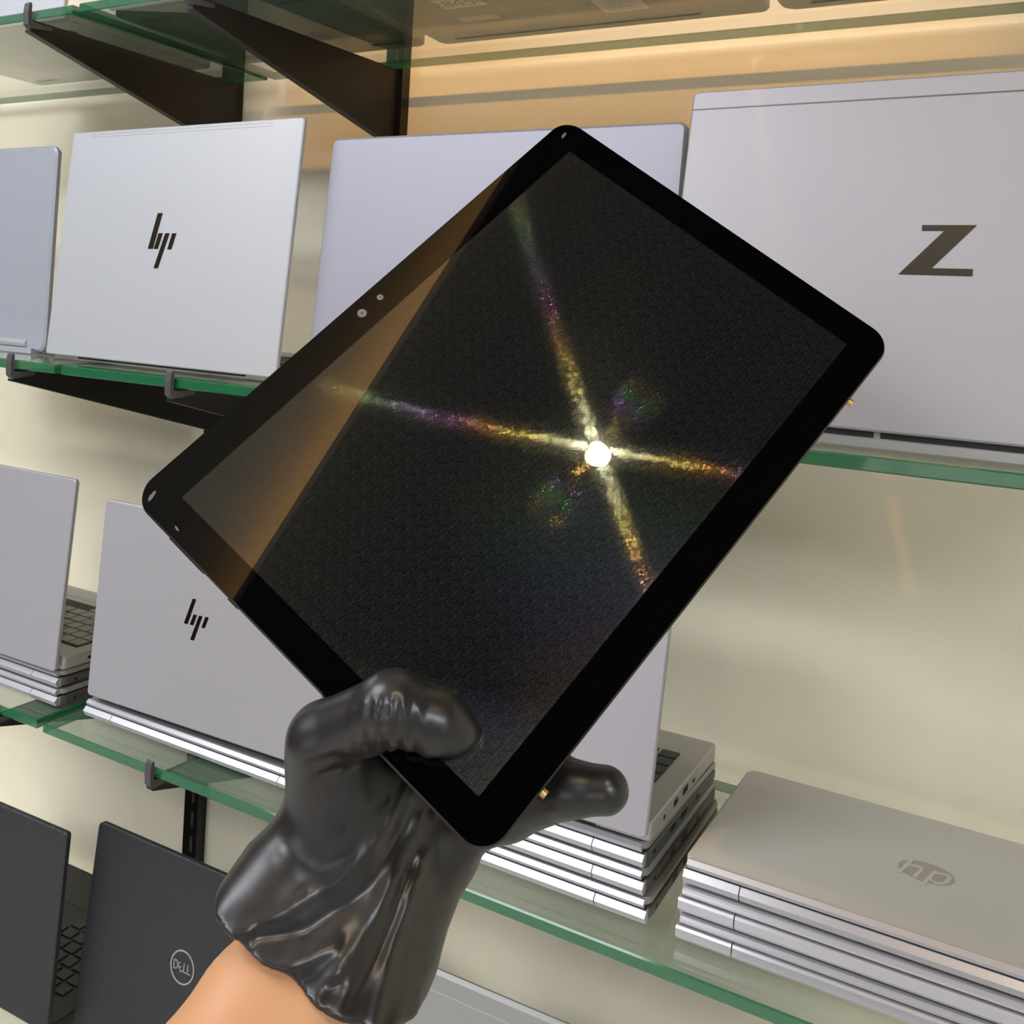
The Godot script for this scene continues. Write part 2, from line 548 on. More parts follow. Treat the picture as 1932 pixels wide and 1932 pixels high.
func open_laptop(o: Dictionary) -> Node3D:
	# o.at: middle of the lid's lower outer edge; o.rest: height of what it stands on
	var lid_at: Vector3 = o.at
	var root := thing("laptop", o.label, "laptop", Vector3(lid_at.x, o.rest, lid_at.z), o.yaw, o.get("group", ""))
	var w: float = o.w
	var dep: float = o.depth
	var tip: float = -rad_to_deg(atan(PITCH * WEDGE / 0.185)) * o.get("level", 0)
	root.rotation_degrees.x = tip
	var tb: float = o.get("base_t", 0.0135)
	var lid_t: float = o.get("lid_t", 0.0055)
	var ly: float = lid_at.y - o.rest
	var bz: float = -o.get("base_back", 0.010)
	var lid := part("lid", slab_mb(w, o.h, lid_t, o.get("r", 0.005), o.get("bevel", 0.0010)).mesh(), o.lid, root, xf(0, ly, 0, -o.lean - tip))
	part("screen_bezel", slab_mb(w - 0.006, o.h - 0.016, 0.0003, 0.004, 0.0001).mesh(), M.gap_dark, lid, xf(0, 0.012, -lid_t - 0.00031, 0, 0, 0))
	var b := slab_mb(w, dep, tb, o.get("r", 0.005), 0.0012)
	# lay the plate down: its y runs to -z, its outer face looks up
	b.move(xf(0, 0.0016 + tb, bz, -90))
	var base := part("base", b.mesh(), o.deck, root)
	for sx in [-1, 1]:
		part("rubber_foot", box_mb(Vector3(sx * w * 0.36 - 0.02, 0, bz - 0.03), Vector3(sx * w * 0.36 + 0.02, 0.0017, bz - 0.022)).mesh(), M.rubber_foot, base)
		part("rubber_foot", box_mb(Vector3(sx * w * 0.36 - 0.02, 0, bz - dep + 0.02), Vector3(sx * w * 0.36 + 0.02, 0.0017, bz - dep + 0.028)).mesh(), M.rubber_foot, base)
	part("hinge", box_mb(Vector3(-w * 0.36, 0.004, bz - 0.001), Vector3(w * 0.36, minf(tb + 0.001, ly + 0.010), -lid_t - 0.0004)).mesh(), o.get("hinge", M.gap_dark), root)
	var yt := 0.0016 + tb
	var ks: ArrayMesh = key_small if o.get("keys_wide", false) else key_mesh
	add_keys(base, w, yt, bz - 0.030, o.get("keys", M.key_dark), ks, o.get("well", null))
	part("touchpad", slab_mb(0.105, minf(0.062, dep - 0.152), 0.0004, 0.002, 0.0001).mesh(), o.get("pad", o.deck), base, xf(-0.01, yt + 0.0003, bz - 0.146, -90))
	if o.get("ports", true):
		for q in [[0.055, 0.010, 0.0045], [0.078, 0.013, 0.005], [0.105, 0.006, 0.0028], [0.03, 0.004, 0.003]]:
			part("port", box_mb(Vector3(w / 2 - 0.001, 0.0016 + tb * 0.32, bz - q[0] - q[1]), Vector3(w / 2 + 0.0003, 0.0016 + tb * 0.32 + q[2], bz - q[0])).mesh(), M.gap_dark, base)
	root.set_meta("lid_lean", o.lean)
	return root

func lid_of(root: Node3D) -> Node3D:
	return root.get_node("lid")

const PITCH := 0.0195
const WEDGE := 0.16

func closed_laptop(label: String, x_left: float, z_hinge: float, y: float, level: int, w: float, dep: float, style: int, lid_m: Material, group: String, yaw := 0.0, slide := 0.0) -> Node3D:
	# hinge edge towards the room; it thins a little towards the wall, so the ones above tip with it
	var root := thing("laptop", label, "laptop", Vector3(x_left + w / 2 + slide, y + PITCH * level, z_hinge), yaw, group)
	root.rotation.x = -atan(PITCH * WEDGE / dep) * level
	var f := func(p: Vector3) -> Vector3:
		return Vector3(p.x, p.y * (1.0 + WEDGE * minf(p.z, 0.0) / dep), p.z)
	var b := slab_mb(w, dep - 0.006, 0.0088, 0.008, 0.001)
	b.move(xf(0, 0.0108, -0.006, -90))
	b.bend(f)
	var base := part("base", b.mesh(), M.side_grey, root)
	var l := slab_mb(w, dep - 0.005, 0.0058, 0.009, 0.0012)
	l.move(xf(0, 0.0183, -0.005, -90))
	l.bend(f)
	var lid := part("lid", l.mesh(), lid_m, root)
	for sx in [-1, 1]:
		for zz in [-0.03, -dep + 0.02]:
			var ft := box_mb(Vector3(sx * w * 0.36 - 0.02, 0, zz - 0.006), Vector3(sx * w * 0.36 + 0.02, 0.0021, zz))
			ft.bend(f)
			part("rubber_foot", ft.mesh(), M.rubber_foot, base)
	var lid_edge: Array
	var hinge: Array
	if style == 0:
		lid_edge = [Vector2(-0.0065, 0.0124), Vector2(-0.0034, 0.0126), Vector2(-0.0014, 0.0158), Vector2(-0.0042, 0.01835), Vector2(-0.0065, 0.01835)]
		hinge = [Vector2(-0.0075, 0.0022), Vector2(-0.0030, 0.0022), Vector2(0.0, 0.0074), Vector2(-0.0034, 0.0112), Vector2(-0.0075, 0.0112)]
	else:
		lid_edge = [Vector2(-0.0075, 0.0122), Vector2(-0.0032, 0.0124), Vector2(-0.0018, 0.0136), Vector2(-0.0017, 0.0150), Vector2(-0.0024, 0.0164), Vector2(-0.0038, 0.0175), Vector2(-0.0056, 0.0182), Vector2(-0.0075, 0.01835)]
		hinge = [Vector2(-0.0085, 0.0020), Vector2(-0.0012, 0.0026), Vector2(0.0002, 0.0046), Vector2(0.0, 0.0100), Vector2(-0.0012, 0.0116), Vector2(-0.0085, 0.0116)]
	part("lid_edge", extrude_mb(lid_edge, -w / 2 + 0.003, w / 2 - 0.003).mesh(), M.aluminium_polished, lid)
	var sp := 0.040
	for s in [[-w / 2 + 0.001, -w / 2 + sp], [-w / 2 + sp + 0.0008, w / 2 - sp - 0.0008], [w / 2 - sp, w / 2 - 0.001]]:
		part("hinge_cover", extrude_mb(hinge, s[0], s[1]).mesh(), M.aluminium_polished, root)
	part("hinge_gap", box_mb(Vector3(-w / 2 + 0.002, 0.0035, -0.0085), Vector3(w / 2 - 0.002, 0.0128, -0.0042)).mesh(), M.gap_dark, root)
	for q in [[0.060, 0.010, 0.0042], [0.085, 0.014, 0.0048], [0.125, 0.006, 0.0026], [0.022, 0.003, 0.003]]:
		part("port", box_mb(Vector3(w / 2 - 0.001, 0.0040, -q[0] - q[1]), Vector3(w / 2 + 0.0003, 0.0040 + q[2], -q[0])).mesh(), M.gap_dark, base)
	return root

func slash_logo(lid: Node3D, bars: Array, m: Material) -> void:
	for b in bars:
		var pts := []
		for q in b:
			pts.append(Vector2(q[0], q[1]))
		part("logo_bar", plate_mb(pts, -0.0002, 0.00025).mesh(), m, lid)

func top_shelf() -> void:
	var y: float = YS[0] + SHELF_T
	open_laptop({"label": "white laptop standing open at the top shelf, left of the glass joint", "at": Vector3(-1.075, y + 0.004, 0.262), "rest": y, "yaw": 0.0, "lean": 6.0, "w": 0.33, "h": 0.22, "depth": 0.20, "lid": M.aluminium_pale, "deck": M.bottom_dark})
	var a := open_laptop({"label": "white lidded laptop with dark base at the top shelf, right of the glass joint", "at": Vector3(-0.716, y + 0.004, 0.262), "rest": y, "yaw": 0.0, "lean": 6.0, "w": 0.262, "h": 0.2, "depth": 0.197, "lid": M.aluminium_lilac, "deck": M.bottom_dark, "r": 0.012})
	part("vent_slot", box_mb(Vector3(0.117, 0.0010, -0.160), Vector3(0.1195, 0.0016, -0.075)).mesh(), M.gap_dark, a.get_node("base"))
	# two laptops lying flat, seen from below through the glass
	var f := lying_laptop("olive grey laptop lying on the top glass shelf, underside with paper labels", Vector3(-0.3925, y, 0.052), 0.350, 0.232, M.bottom_olive)
	var us: Node3D = f.get_node("base")
	var lab := part("paper_label", box_mb(Vector3(-0.108, 0.00120, 0.103), Vector3(-0.061, 0.0016, 0.129)).mesh(), M.paper_label, us)
	written("28454", 0.015, lab, Transform3D(Basis(Vector3(1, 0, 0), Vector3(0, 0, 1), Vector3(0, -1, 0)), Vector3(-0.085, 0.00115, 0.1165)))
	lab = part("paper_label", box_mb(Vector3(-0.112, 0.00120, 0.064), Vector3(-0.069, 0.0016, 0.077)).mesh(), M.paper_label, us)
	lab = part("paper_label", box_mb(Vector3(0.033, 0.00120, 0.046), Vector3(0.076, 0.0016, 0.084)).mesh(), M.paper_label, us)
	for k in 5:
		part("print_line", box_mb(Vector3(0.037, 0.00115, 0.051 + k * 0.006), Vector3(0.068 - 0.006 * (k % 3), 0.00125, 0.053 + k * 0.006)).mesh(), M.print_grey, lab)
	lying_laptop("grey laptop with rounded corner lying at the right end of the top glass shelf", Vector3(-0.0325, y, 0.050), 0.350, 0.236, M.bottom_olive, 0.016)

func lying_laptop(label: String, back_mid: Vector3, w: float, dep: float, m: Material, r := 0.010) -> Node3D:
	# back_mid: middle of the edge next to the wall, on the glass
	var root := thing("laptop", label, "laptop", back_mid)
	var b := slab_mb(w, dep, 0.0105, r, 0.002)
	b.move(xf(0, 0.0015 + 0.0105, dep, -90))
	var base := part("base", b.mesh(), m, root)
	var l := slab_mb(w, dep, 0.0060, r, 0.0015)
	l.move(xf(0, 0.0186, dep, -90))
	part("lid", l.mesh(), M.aluminium_grey, root)
	part("rubber_foot", box_mb(Vector3(-w / 2 + 0.028, 0, 0.018), Vector3(w / 2 - 0.06, 0.0016, 0.0225)).mesh(), M.rubber_foot, base)
	part("rubber_foot", box_mb(Vector3(-w / 2 + 0.028, 0, dep - 0.03), Vector3(w / 2 - 0.06, 0.0016, dep - 0.0255)).mesh(), M.rubber_foot, base)
	return root

func written(text: String, size: float, parent: Node, t: Transform3D, m: Material = null, depth := 0.0002, font_name := "Droid Sans") -> MeshInstance3D:
	var tm := TextMesh.new()
	var f := SystemFont.new()
	f.font_names = PackedStringArray([font_name])
	tm.font = f
	tm.text = text
	tm.font_size = 64
	tm.pixel_size = size / 46.0
	tm.depth = depth
	return part("lettering", tm, m if m else M.ink, parent, t)

func second_shelf() -> void:
	var y: float = YS[1] + SHELF_T
	var a := open_laptop({"label": "blue-grey laptop with rounded lid corner at the left end of the second shelf", "at": Vector3(-1.125, 1.428, 0.230), "rest": y, "yaw": 0.0, "lean": 1.0, "w": 0.336, "h": 0.230, "depth": 0.20, "lid": M.aluminium_blue, "deck": M.aluminium_grey, "r": 0.011, "bevel": 0.0022, "lid_t": 0.008, "base_t": 0.012, "base_back": 0.012})
	for q in [[-0.15, -0.075], [0.06, 0.138]]:
		part("hinge_bar", extrude_mb([Vector2(-0.004, 0.004), Vector2(0.0022, 0.0045), Vector2(0.003, 0.008), Vector2(0.0008, 0.0118), Vector2(-0.004, 0.0118)], q[0], q[1]).mesh(), M.aluminium_polished, lid_of(a))
		part("hinge_foot", box_mb(Vector3(q[0] + 0.006, 0.0012, -0.012), Vector3(q[1] + 0.012, 0.0072, 0.0028)).mesh(), M.aluminium_blue, a)
	a = open_laptop({"label": "bright silver laptop with dark slanted-bar logo at the second shelf", "at": Vector3(-0.7468, 1.4304, 0.2654), "rest": y, "yaw": -0.92, "lean": 4.98, "w": 0.323, "h": 0.237, "depth": 0.212, "lid": M.aluminium_pale, "deck": M.aluminium_deck, "r": 0.0035, "base_t": 0.0125})
	slash_logo(lid_of(a), [[[-0.0156, 0.1493], [-0.0084, 0.1493], [-0.0162, 0.1134], [-0.0236, 0.1134]], [[-0.0108, 0.1293], [-0.0047, 0.1293], [-0.0091, 0.1134], [-0.0152, 0.1134]], [[-0.0014, 0.1293], [0.0049, 0.1293], [-0.0057, 0.0943], [-0.0120, 0.0943]], [[0.0083, 0.1293], [0.0144, 0.1293], [0.0100, 0.1132], [0.0042, 0.1132]]], M.mirror_chrome)
	var strip := [[-0.130, 0.2305, 0.123, 0.2309], [-0.130, 0.2335, 0.123, 0.2339], [0.1230, 0.2305, 0.1234, 0.2339], [-0.1304, 0.2305, -0.130, 0.2339]]
	var sm := MB.new()
	for q in strip:
		sm.box(Vector3(q[0], q[1], -0.0002), Vector3(q[2], q[3], 0.00012))
	part("antenna_outline", sm.mesh(), M.aluminium_grey, lid_of(a))
	open_laptop({"label": "plain lilac-silver laptop behind the upper part of the tablet, second shelf", "at": Vector3(-0.4011, 1.4259, 0.2464), "rest": y, "yaw": 0.0, "lean": 5.34, "w": 0.338, "h": 0.2258, "depth": 0.205, "lid": M.aluminium_mauve, "deck": M.aluminium_grey, "r": 0.007, "bevel": 0.0024, "lid_t": 0.0075, "base_t": 0.012, "base_back": 0.013})
	a = open_laptop({"label": "large silver laptop with mirror-finish letter Z on its lid", "at": Vector3(-0.0525, 1.4375, 0.277), "rest": y, "yaw": -1.07, "lean": 9.94, "w": 0.349, "h": 0.236, "depth": 0.222, "lid": M.aluminium_warm, "deck": M.aluminium_grey, "r": 0.005, "bevel": 0.0012, "base_t": 0.0125, "base_back": 0.004})
	var z := []
	for q in [[-0.0108, 0.1346], [0.0209, 0.1346], [-0.0032, 0.1064], [0.0203, 0.1064], [0.0203, 0.1018], [-0.0228, 0.1018], [0.0023, 0.1307], [-0.0108, 0.1307]]:
		z.append(Vector2(q[0], q[1]))
	part("letter_z", plate_mb(z, -0.0002, 0.0003).mesh(), M.mirror_chrome, lid_of(a))
	part("seam_line", box_mb(Vector3(-0.1735, 0.2214, -0.0002), Vector3(0.1735, 0.2226, 0.0001)).mesh(), M.side_grey, lid_of(a))
	for q in [[-0.172, -0.030], [-0.026, 0.06], [0.064, 0.15]]:
		part("rear_vent", box_mb(Vector3(q[0], 0.0092, -0.006), Vector3(q[1], 0.0132, -0.0034)).mesh(), M.gap_dark, a.get_node("base"))

func third_shelf() -> void:
	var y: float = YS[2] + SHELF_T
	var g := "closed laptops stacked at the third shelf"
	# left stack: two closed and one open
	for k in 2:
		closed_laptop(["lowest closed laptop of the stack at the left edge, third shelf", "middle laptop of the left edge stack, right under the open one"][k], -1.153, 0.2705, y, k, 0.298, 0.185, 0, M.aluminium_grey, g)
	var w := PITCH * 2
	open_laptop({"label": "grey laptop standing open on the stack at the left edge, silver keys", "at": Vector3(-1.001, y + w + 0.002, 0.277), "rest": y + w - 0.0006, "level": 2, "yaw": 0.5, "lean": 4.3, "w": 0.298, "h": 0.195, "depth": 0.176, "lid": M.aluminium_lilac, "deck": M.aluminium_deck, "r": 0.004, "keys": M.key_silver, "well": M.gap_dark, "keys_wide": true})
	# middle stack: one closed and one open
	closed_laptop("closed laptop under the silver one with slanted-bar logo, third shelf", -0.818, 0.2665, y, 0, 0.298, 0.185, 0, M.aluminium_grey, g)
	var a := open_laptop({"label": "silver laptop with small slanted-bar logo left of the gloved hand, third shelf", "at": Vector3(-0.664, 1.095, 0.267), "rest": y + PITCH - 0.0006, "level": 1, "yaw": 1.2, "lean": 3.3, "w": 0.290, "h": 0.195, "depth": 0.176, "lid": M.aluminium_lilac, "deck": M.aluminium_deck, "r": 0.004, "bevel": 0.0016})
	slash_logo(lid_of(a), [[[-0.0152, 0.1192], [-0.0107, 0.1192], [-0.0186, 0.0945], [-0.0235, 0.0945]], [[-0.0122, 0.1050], [-0.0079, 0.1050], [-0.0114, 0.0948], [-0.0159, 0.0948]], [[-0.0052, 0.1052], [-0.0009, 0.1052], [-0.0088, 0.0812], [-0.0137, 0.0812]], [[0.0026, 0.1056], [0.0070, 0.1056], [0.0030, 0.0949], [-0.0010, 0.0949]]], M.mirror_chrome)
	# right stack: three closed and one open
	for k in 3:
		closed_laptop(["lowest closed laptop of the three under the open one right of the hand", "middle closed laptop of the three under the open one right of the hand", "highest closed laptop of the three under the open one right of the hand"][k], -0.514, 0.268, y, k, 0.298, 0.185, 0, M.aluminium_grey, g, 0.0, [0.0, -0.003, -0.004][k])
	open_laptop({"label": "pale laptop standing open on the stack right of the gloved hand, dark keys", "at": Vector3(-0.3606, 1.1354, 0.2775), "rest": y + PITCH * 3 + 0.0008, "level": 3, "yaw": 1.0, "lean": 11.7, "w": 0.287, "h": 0.195, "depth": 0.176, "lid": M.aluminium_warm, "deck": M.aluminium_deck, "r": 0.004})
	# stack of closed ones at the right end
	var top: Node3D
	for k in 3:
		top = closed_laptop(["lowest closed laptop of the stack at the right, third shelf", "middle closed laptop of the stack at the right, third shelf", "topmost closed laptop at the right with an oval logo on its lid"][k], -0.1925, 0.2675, y, k, 0.318, 0.185, [1, 1, 0][k], M.aluminium_top, g, [0.3, 0.2, 0.0][k], [-0.0025, -0.002, 0.0][k])
	# oval badge pressed into the top lid
	var lid: Node3D = top.get_node("lid")
	var t := xf(-0.0095, 0.01695, -0.0905, -90.9, 0, 0)
	var oval := []
	for i in 40:
		oval.append(Vector2(cos(TAU * i / 40), sin(TAU * i / 40)) * Vector2(0.0185, 0.0150))
	var bd := part("logo_oval", plate_mb(oval, 0.0, 0.0002).mesh(), M.engraving, lid, t)
	var tx := written("hp", 0.0215, bd, xf(0, -0.001, 0.0003), M.aluminium_top, 0.0006, "Droid Sans")
	tx.transform.basis = Basis(Vector3(1, 0, 0), Vector3(0.28, 1.15, 0), Vector3(0, 0, 1))

func bottom_shelf() -> void:
	var y: float = YS[3] + SHELF_T
	open_laptop({"label": "plain black laptop in the lower left corner, lowest shelf", "at": Vector3(-1.044, 0.704, 0.2464), "rest": y, "yaw": 1.65, "lean": 3.7, "w": 0.328, "h": 0.21, "depth": 0.205, "lid": M.black_lid, "deck": M.black_plastic, "r": 0.004, "lid_t": 0.0065})
	var a := open_laptop({"label": "black textured laptop with a round badge, lowest shelf", "at": Vector3(-0.711, 0.704, 0.212), "rest": y, "yaw": 0.65, "lean": 5.95, "w": 0.328, "h": 0.21, "depth": 0.19, "lid": M.black_lid, "deck": M.black_plastic, "r": 0.006, "keys": M.key_silver, "well": M.gap_dark, "lid_t": 0.0065})
	var lid := lid_of(a)
	var ring := MB.new()
	var c := Vector3(-0.0177, 0.1067, 0)
	for i in 40:
		var p := Vector3(cos(TAU * i / 40), sin(TAU * i / 40), 0)
		var q := Vector3(cos(TAU * (i + 1) / 40), sin(TAU * (i + 1) / 40), 0)
		var z := Vector3(0, 0, 0.0003)
		ring.quad(c + p * 0.0150 + z, c + p * 0.0166 + z, c + q * 0.0166 + z, c + q * 0.0150 + z)
		ring.quad(c + p * 0.0166 - z, c + q * 0.0166 - z, c + q * 0.0166 + z, c + p * 0.0166 + z)
		ring.quad(c + q * 0.0150 - z, c + p * 0.0150 - z, c + p * 0.0150 + z, c + q * 0.0150 + z)
	part("badge_ring", ring.mesh(), M.badge_grey, lid)
	var xs := [-0.0090, -0.0025, 0.0036, 0.0090]
	for i in 4:
		written("DELL"[i], 0.0088, lid, xf(c.x + xs[i], c.y - [0.0, 0.0008, 0.0, 0.0][i], 0.0002, 0, 0, 38.0 if i == 1 else 0.0), M.badge_grey, 0.0004)
	a = open_laptop({"label": "silver laptop showing only its lid edge below the gloved wrist", "at": Vector3(-0.31, 0.704, 0.206), "rest": y, "yaw": 1.2, "lean": 4.6, "w": 0.328, "h": 0.21, "depth": 0.185, "lid": M.aluminium_grey, "deck": M.aluminium_deck, "r": 0.008, "bevel": 0.003, "lid_t": 0.0080})
	part("seam_line", box_mb(Vector3(-0.160, 0.1927, -0.0002), Vector3(0.160, 0.1932, 0.00015)).mesh(), M.aluminium_polished, lid_of(a))

# ---------------------------------------------------------------- tablet
func tablet() -> void:
	var root := thing("tablet", "black tablet with a dark glossy screen held up by the gloved hand", "tablet")
	root.transform = Transform3D(Basis(Vector3(0.36694, 0.67186, -0.64340), Vector3(-0.83471, 0.54310, 0.09108), Vector3(0.41062, 0.50364, 0.76009)).orthonormalized(), Vector3(-0.1956, 1.4533, 0.5286))
	var w := 0.2915
	var h := 0.2068
	var cx := 0.0012
	var cy := 0.0003
	var sh := slab_mb(w, h, 0.0078, 0.0115, 0.0012, 10)
	part("shell", sh.mesh(), M.tablet_shell, root, xf(cx, cy - h / 2, -0.0009))
	# black border glass round the display
	var sw := 0.260 / 2
	var shh := 0.1733 / 2
	var ring := MB.new()
	var p := round_rect(w - 0.0016, h - 0.0016, 0.0108, 10)
	var inner := [Vector2(sw, shh), Vector2(-sw, shh), Vector2(-sw, -shh), Vector2(sw, -shh)]
	var n := p.size()
	for i in n:
		var j := (i + 1) % n
		var a: Vector2 = p[i][0] + Vector2(cx, cy - h / 2 + 0.0008)
		var b: Vector2 = p[j][0] + Vector2(cx, cy - h / 2 + 0.0008)
		var ia: Vector2 = inner[i / 11]
		var ib: Vector2 = inner[j / 11]
		ring.tri(Vector3(ia.x, ia.y, 0), Vector3(a.x, a.y, 0), Vector3(b.x, b.y, 0))
		ring.tri(Vector3(ia.x, ia.y, 0), Vector3(b.x, b.y, 0), Vector3(ib.x, ib.y, 0))
		var na := Vector3(p[i][1].x, p[i][1].y, 0)
		var nb := Vector3(p[j][1].x, p[j][1].y, 0)
		ring.quad(Vector3(a.x, a.y, -0.0009), Vector3(b.x, b.y, -0.0009), Vector3(b.x, b.y, 0), Vector3(a.x, a.y, 0), na, nb, nb, na)
	part("border_glass", ring.mesh(), M.tablet_glass, root)
	var s := MB.new()
	s.quad(Vector3(-sw, -shh, 0), Vector3(sw, -shh, 0), Vector3(sw, shh, 0), Vector3(-sw, shh, 0))
	part("screen", s.mesh(), screen_material(), root)
	for q in [[-0.0143, 0.0958, 0.0023], [-0.0022, 0.0958, 0.0016]]:
		var lens := part("camera_lens", tube_mb(q[2], q[2], -0.0003, 0.00012, 20).mesh(), M.lens_grey, root, xf(q[0], q[1], 0, 90))
		part("lens_centre", tube_mb(q[2] * 0.2, q[2] * 0.2, 0.00012, 0.00018, 10).mesh(), M.lens_dark, lens)
	for q in [[-0.138, 0.0966, 1.0, 14.0], [-0.1401, 0.0774, 0.55, 80.0], [0.1365, 0.0961, 0.9, 10.0]]:
		var poly := []
		for e in [[-3.4, -0.5], [-1.6, -1.1], [0.4, -0.7], [1.2, -1.0], [3.0, -0.2], [2.4, 0.6], [0.6, 0.5], [-0.4, 1.0], [-2.2, 0.7]]:
			poly.append(Vector2(e[0], e[1]).rotated(deg_to_rad(q[3])) * 0.00085 * q[2] + Vector2(q[0], q[1]))
		part("scuff", plate_mb(poly, 0.0, 0.00006).mesh(), M.scuff_grey, root)
	# keys along the short side, pins along the long side
	for q in [[0.0562, 0.0780], [0.0345, 0.0400]]:
		part("side_button", box_mb(Vector3(-0.1450, q[0], -0.0060), Vector3(-0.1440, q[1], -0.0036)).mesh(), M.tablet_shell, root)
	for q in [0.1085, -0.1124]:
		part("kickstand_pin", tube_mb(0.0018, 0.0018, 0.0, 0.0022, 12).mesh(), M.brass, root, xf(q, -0.1030, -0.0066, 180))

func screen_material() -> StandardMaterial3D:
	# The switched-off display under its cover glass: texture facets imitating diffraction lean along two slanted
	# directions, with the rainbow colours of the streaks painted into them, so a bright lamp is spread into a cross of streaks.
	var n := 128
	var nm := Image.create(n, n, false, Image.FORMAT_RGBAF)
	var al := Image.create(n, n, false, Image.FORMAT_RGBAF)
	var mt := Image.create(n, n, false, Image.FORMAT_RGBAF)
	var rng := RandomNumberGenerator.new()
	rng.seed = 77
	var d1 := Vector2(0.50, 0.866)
	var d2 := Vector2(-0.466, 0.885)
	var painted_hues := [Color(0.75, 1.0, 1.0), Color(0.85, 1.0, 0.75), Color(0.95, 0.90, 0.25), Color(0.95, 0.50, 0.25), Color(0.55, 0.30, 0.80), Color(0.42, 0.50, 0.95), Color(0.40, 0.80, 0.50), Color(0.75, 0.75, 0.25), Color(0.5, 0.35, 0.2)]
	# diffraction side orders painted along the long axis of the display, in violet, green and orange
	var orders := []
	for side in [-1, 1]:
		for row in [-1, 1]:
			for q in [[0.0340, Color(0.35, 0.25, 0.9)], [0.0430, Color(0.2, 0.75, 0.25)], [0.0545, Color(0.45, 0.28, 0.12)]]:
				orders.append([Vector2(side * q[0], row * (0.0066 + q[0] * 0.05)), q[1]])
		for q in [[0.0130, Color(0.3, 0.7, 0.3)], [0.0170, Color(0.9, 0.35, 0.2)], [0.0212, Color(0.8, 0.7, 0.25)]]:
			orders.append([Vector2(side * q[0], 0.0), q[1]])
	for y in n:
		for x in n:
			var r := rng.randf()
			var lean := Vector2.ZERO
			var c := Color(0.088, 0.098, 0.097)
			var metal := 1.0
			if r < 0.83:
				var t := rng.randf()
				var a := (0.010 + 0.205 * t * t) * (1 if rng.randf() < 0.5 else -1)
				lean = (d1 if r < 0.415 else d2) * a
				var k := absf(a) / 0.20 * 7.0
				var i := mini(int(k), 7)
				c = painted_hues[i].lerp(painted_hues[i + 1], clampf(k - i, 0.0, 1.0)) * 0.019
			elif r < 0.92:
				var o: Array = orders[rng.randi() % orders.size()]
				lean = o[0] + Vector2(rng.randfn(0.0, 0.0016), rng.randfn(0.0, 0.0007))
				c = o[1] * 0.028
			else:
				metal = 0.0
			mt.set_pixel(x, y, Color(metal, metal, metal))
			var v := Vector3(lean.x, lean.y, 1).normalized()
			nm.set_pixel(x, y, Color(v.x * 0.5 + 0.5, v.y * 0.5 + 0.5, v.z * 0.5 + 0.5))
			al.set_pixel(x, y, c)
	var m := mat("screen_panel", Color.WHITE, 0.036, 1.0)
	m.albedo_texture = ImageTexture.create_from_image(al)
	m.normal_enabled = true
	m.normal_texture = ImageTexture.create_from_image(nm)
	m.metallic_texture = ImageTexture.create_from_image(mt)
	m.normal_scale = 1.0
	m.texture_filter = BaseMaterial3D.TEXTURE_FILTER_NEAREST
	m.uv1_scale = Vector3(150, 150, 1)
	m.clearcoat_enabled = true
	m.clearcoat = 1.0
	m.clearcoat_roughness = 0.0
	return m

# ---------------------------------------------------------------- the hand
var bones := []
var arm_bones := []
var fold_noise := FastNoiseLite.new()
var cuff_at := Vector3(-0.2174, 1.2581, 0.6473)
var cuff_n := Vector3(-0.3825, -0.8981, 0.2154)
var flare := []

func capsule(p: Vector3, b: Array) -> float:
	var t := clampf((p - b[0]).dot(b[2]) * b[3], 0.0, 1.0)
	return (p - b[0] - b[2] * t).length() - lerpf(b[4], b[5], t)

const FOLD_AT := Vector3(-0.2200, 1.2717, 0.6212)
const FOLD_X := Vector3(0.8784, 0.0542, -0.4749)
const FOLD_Y := Vector3(-0.0518, 0.9985, 0.0181)
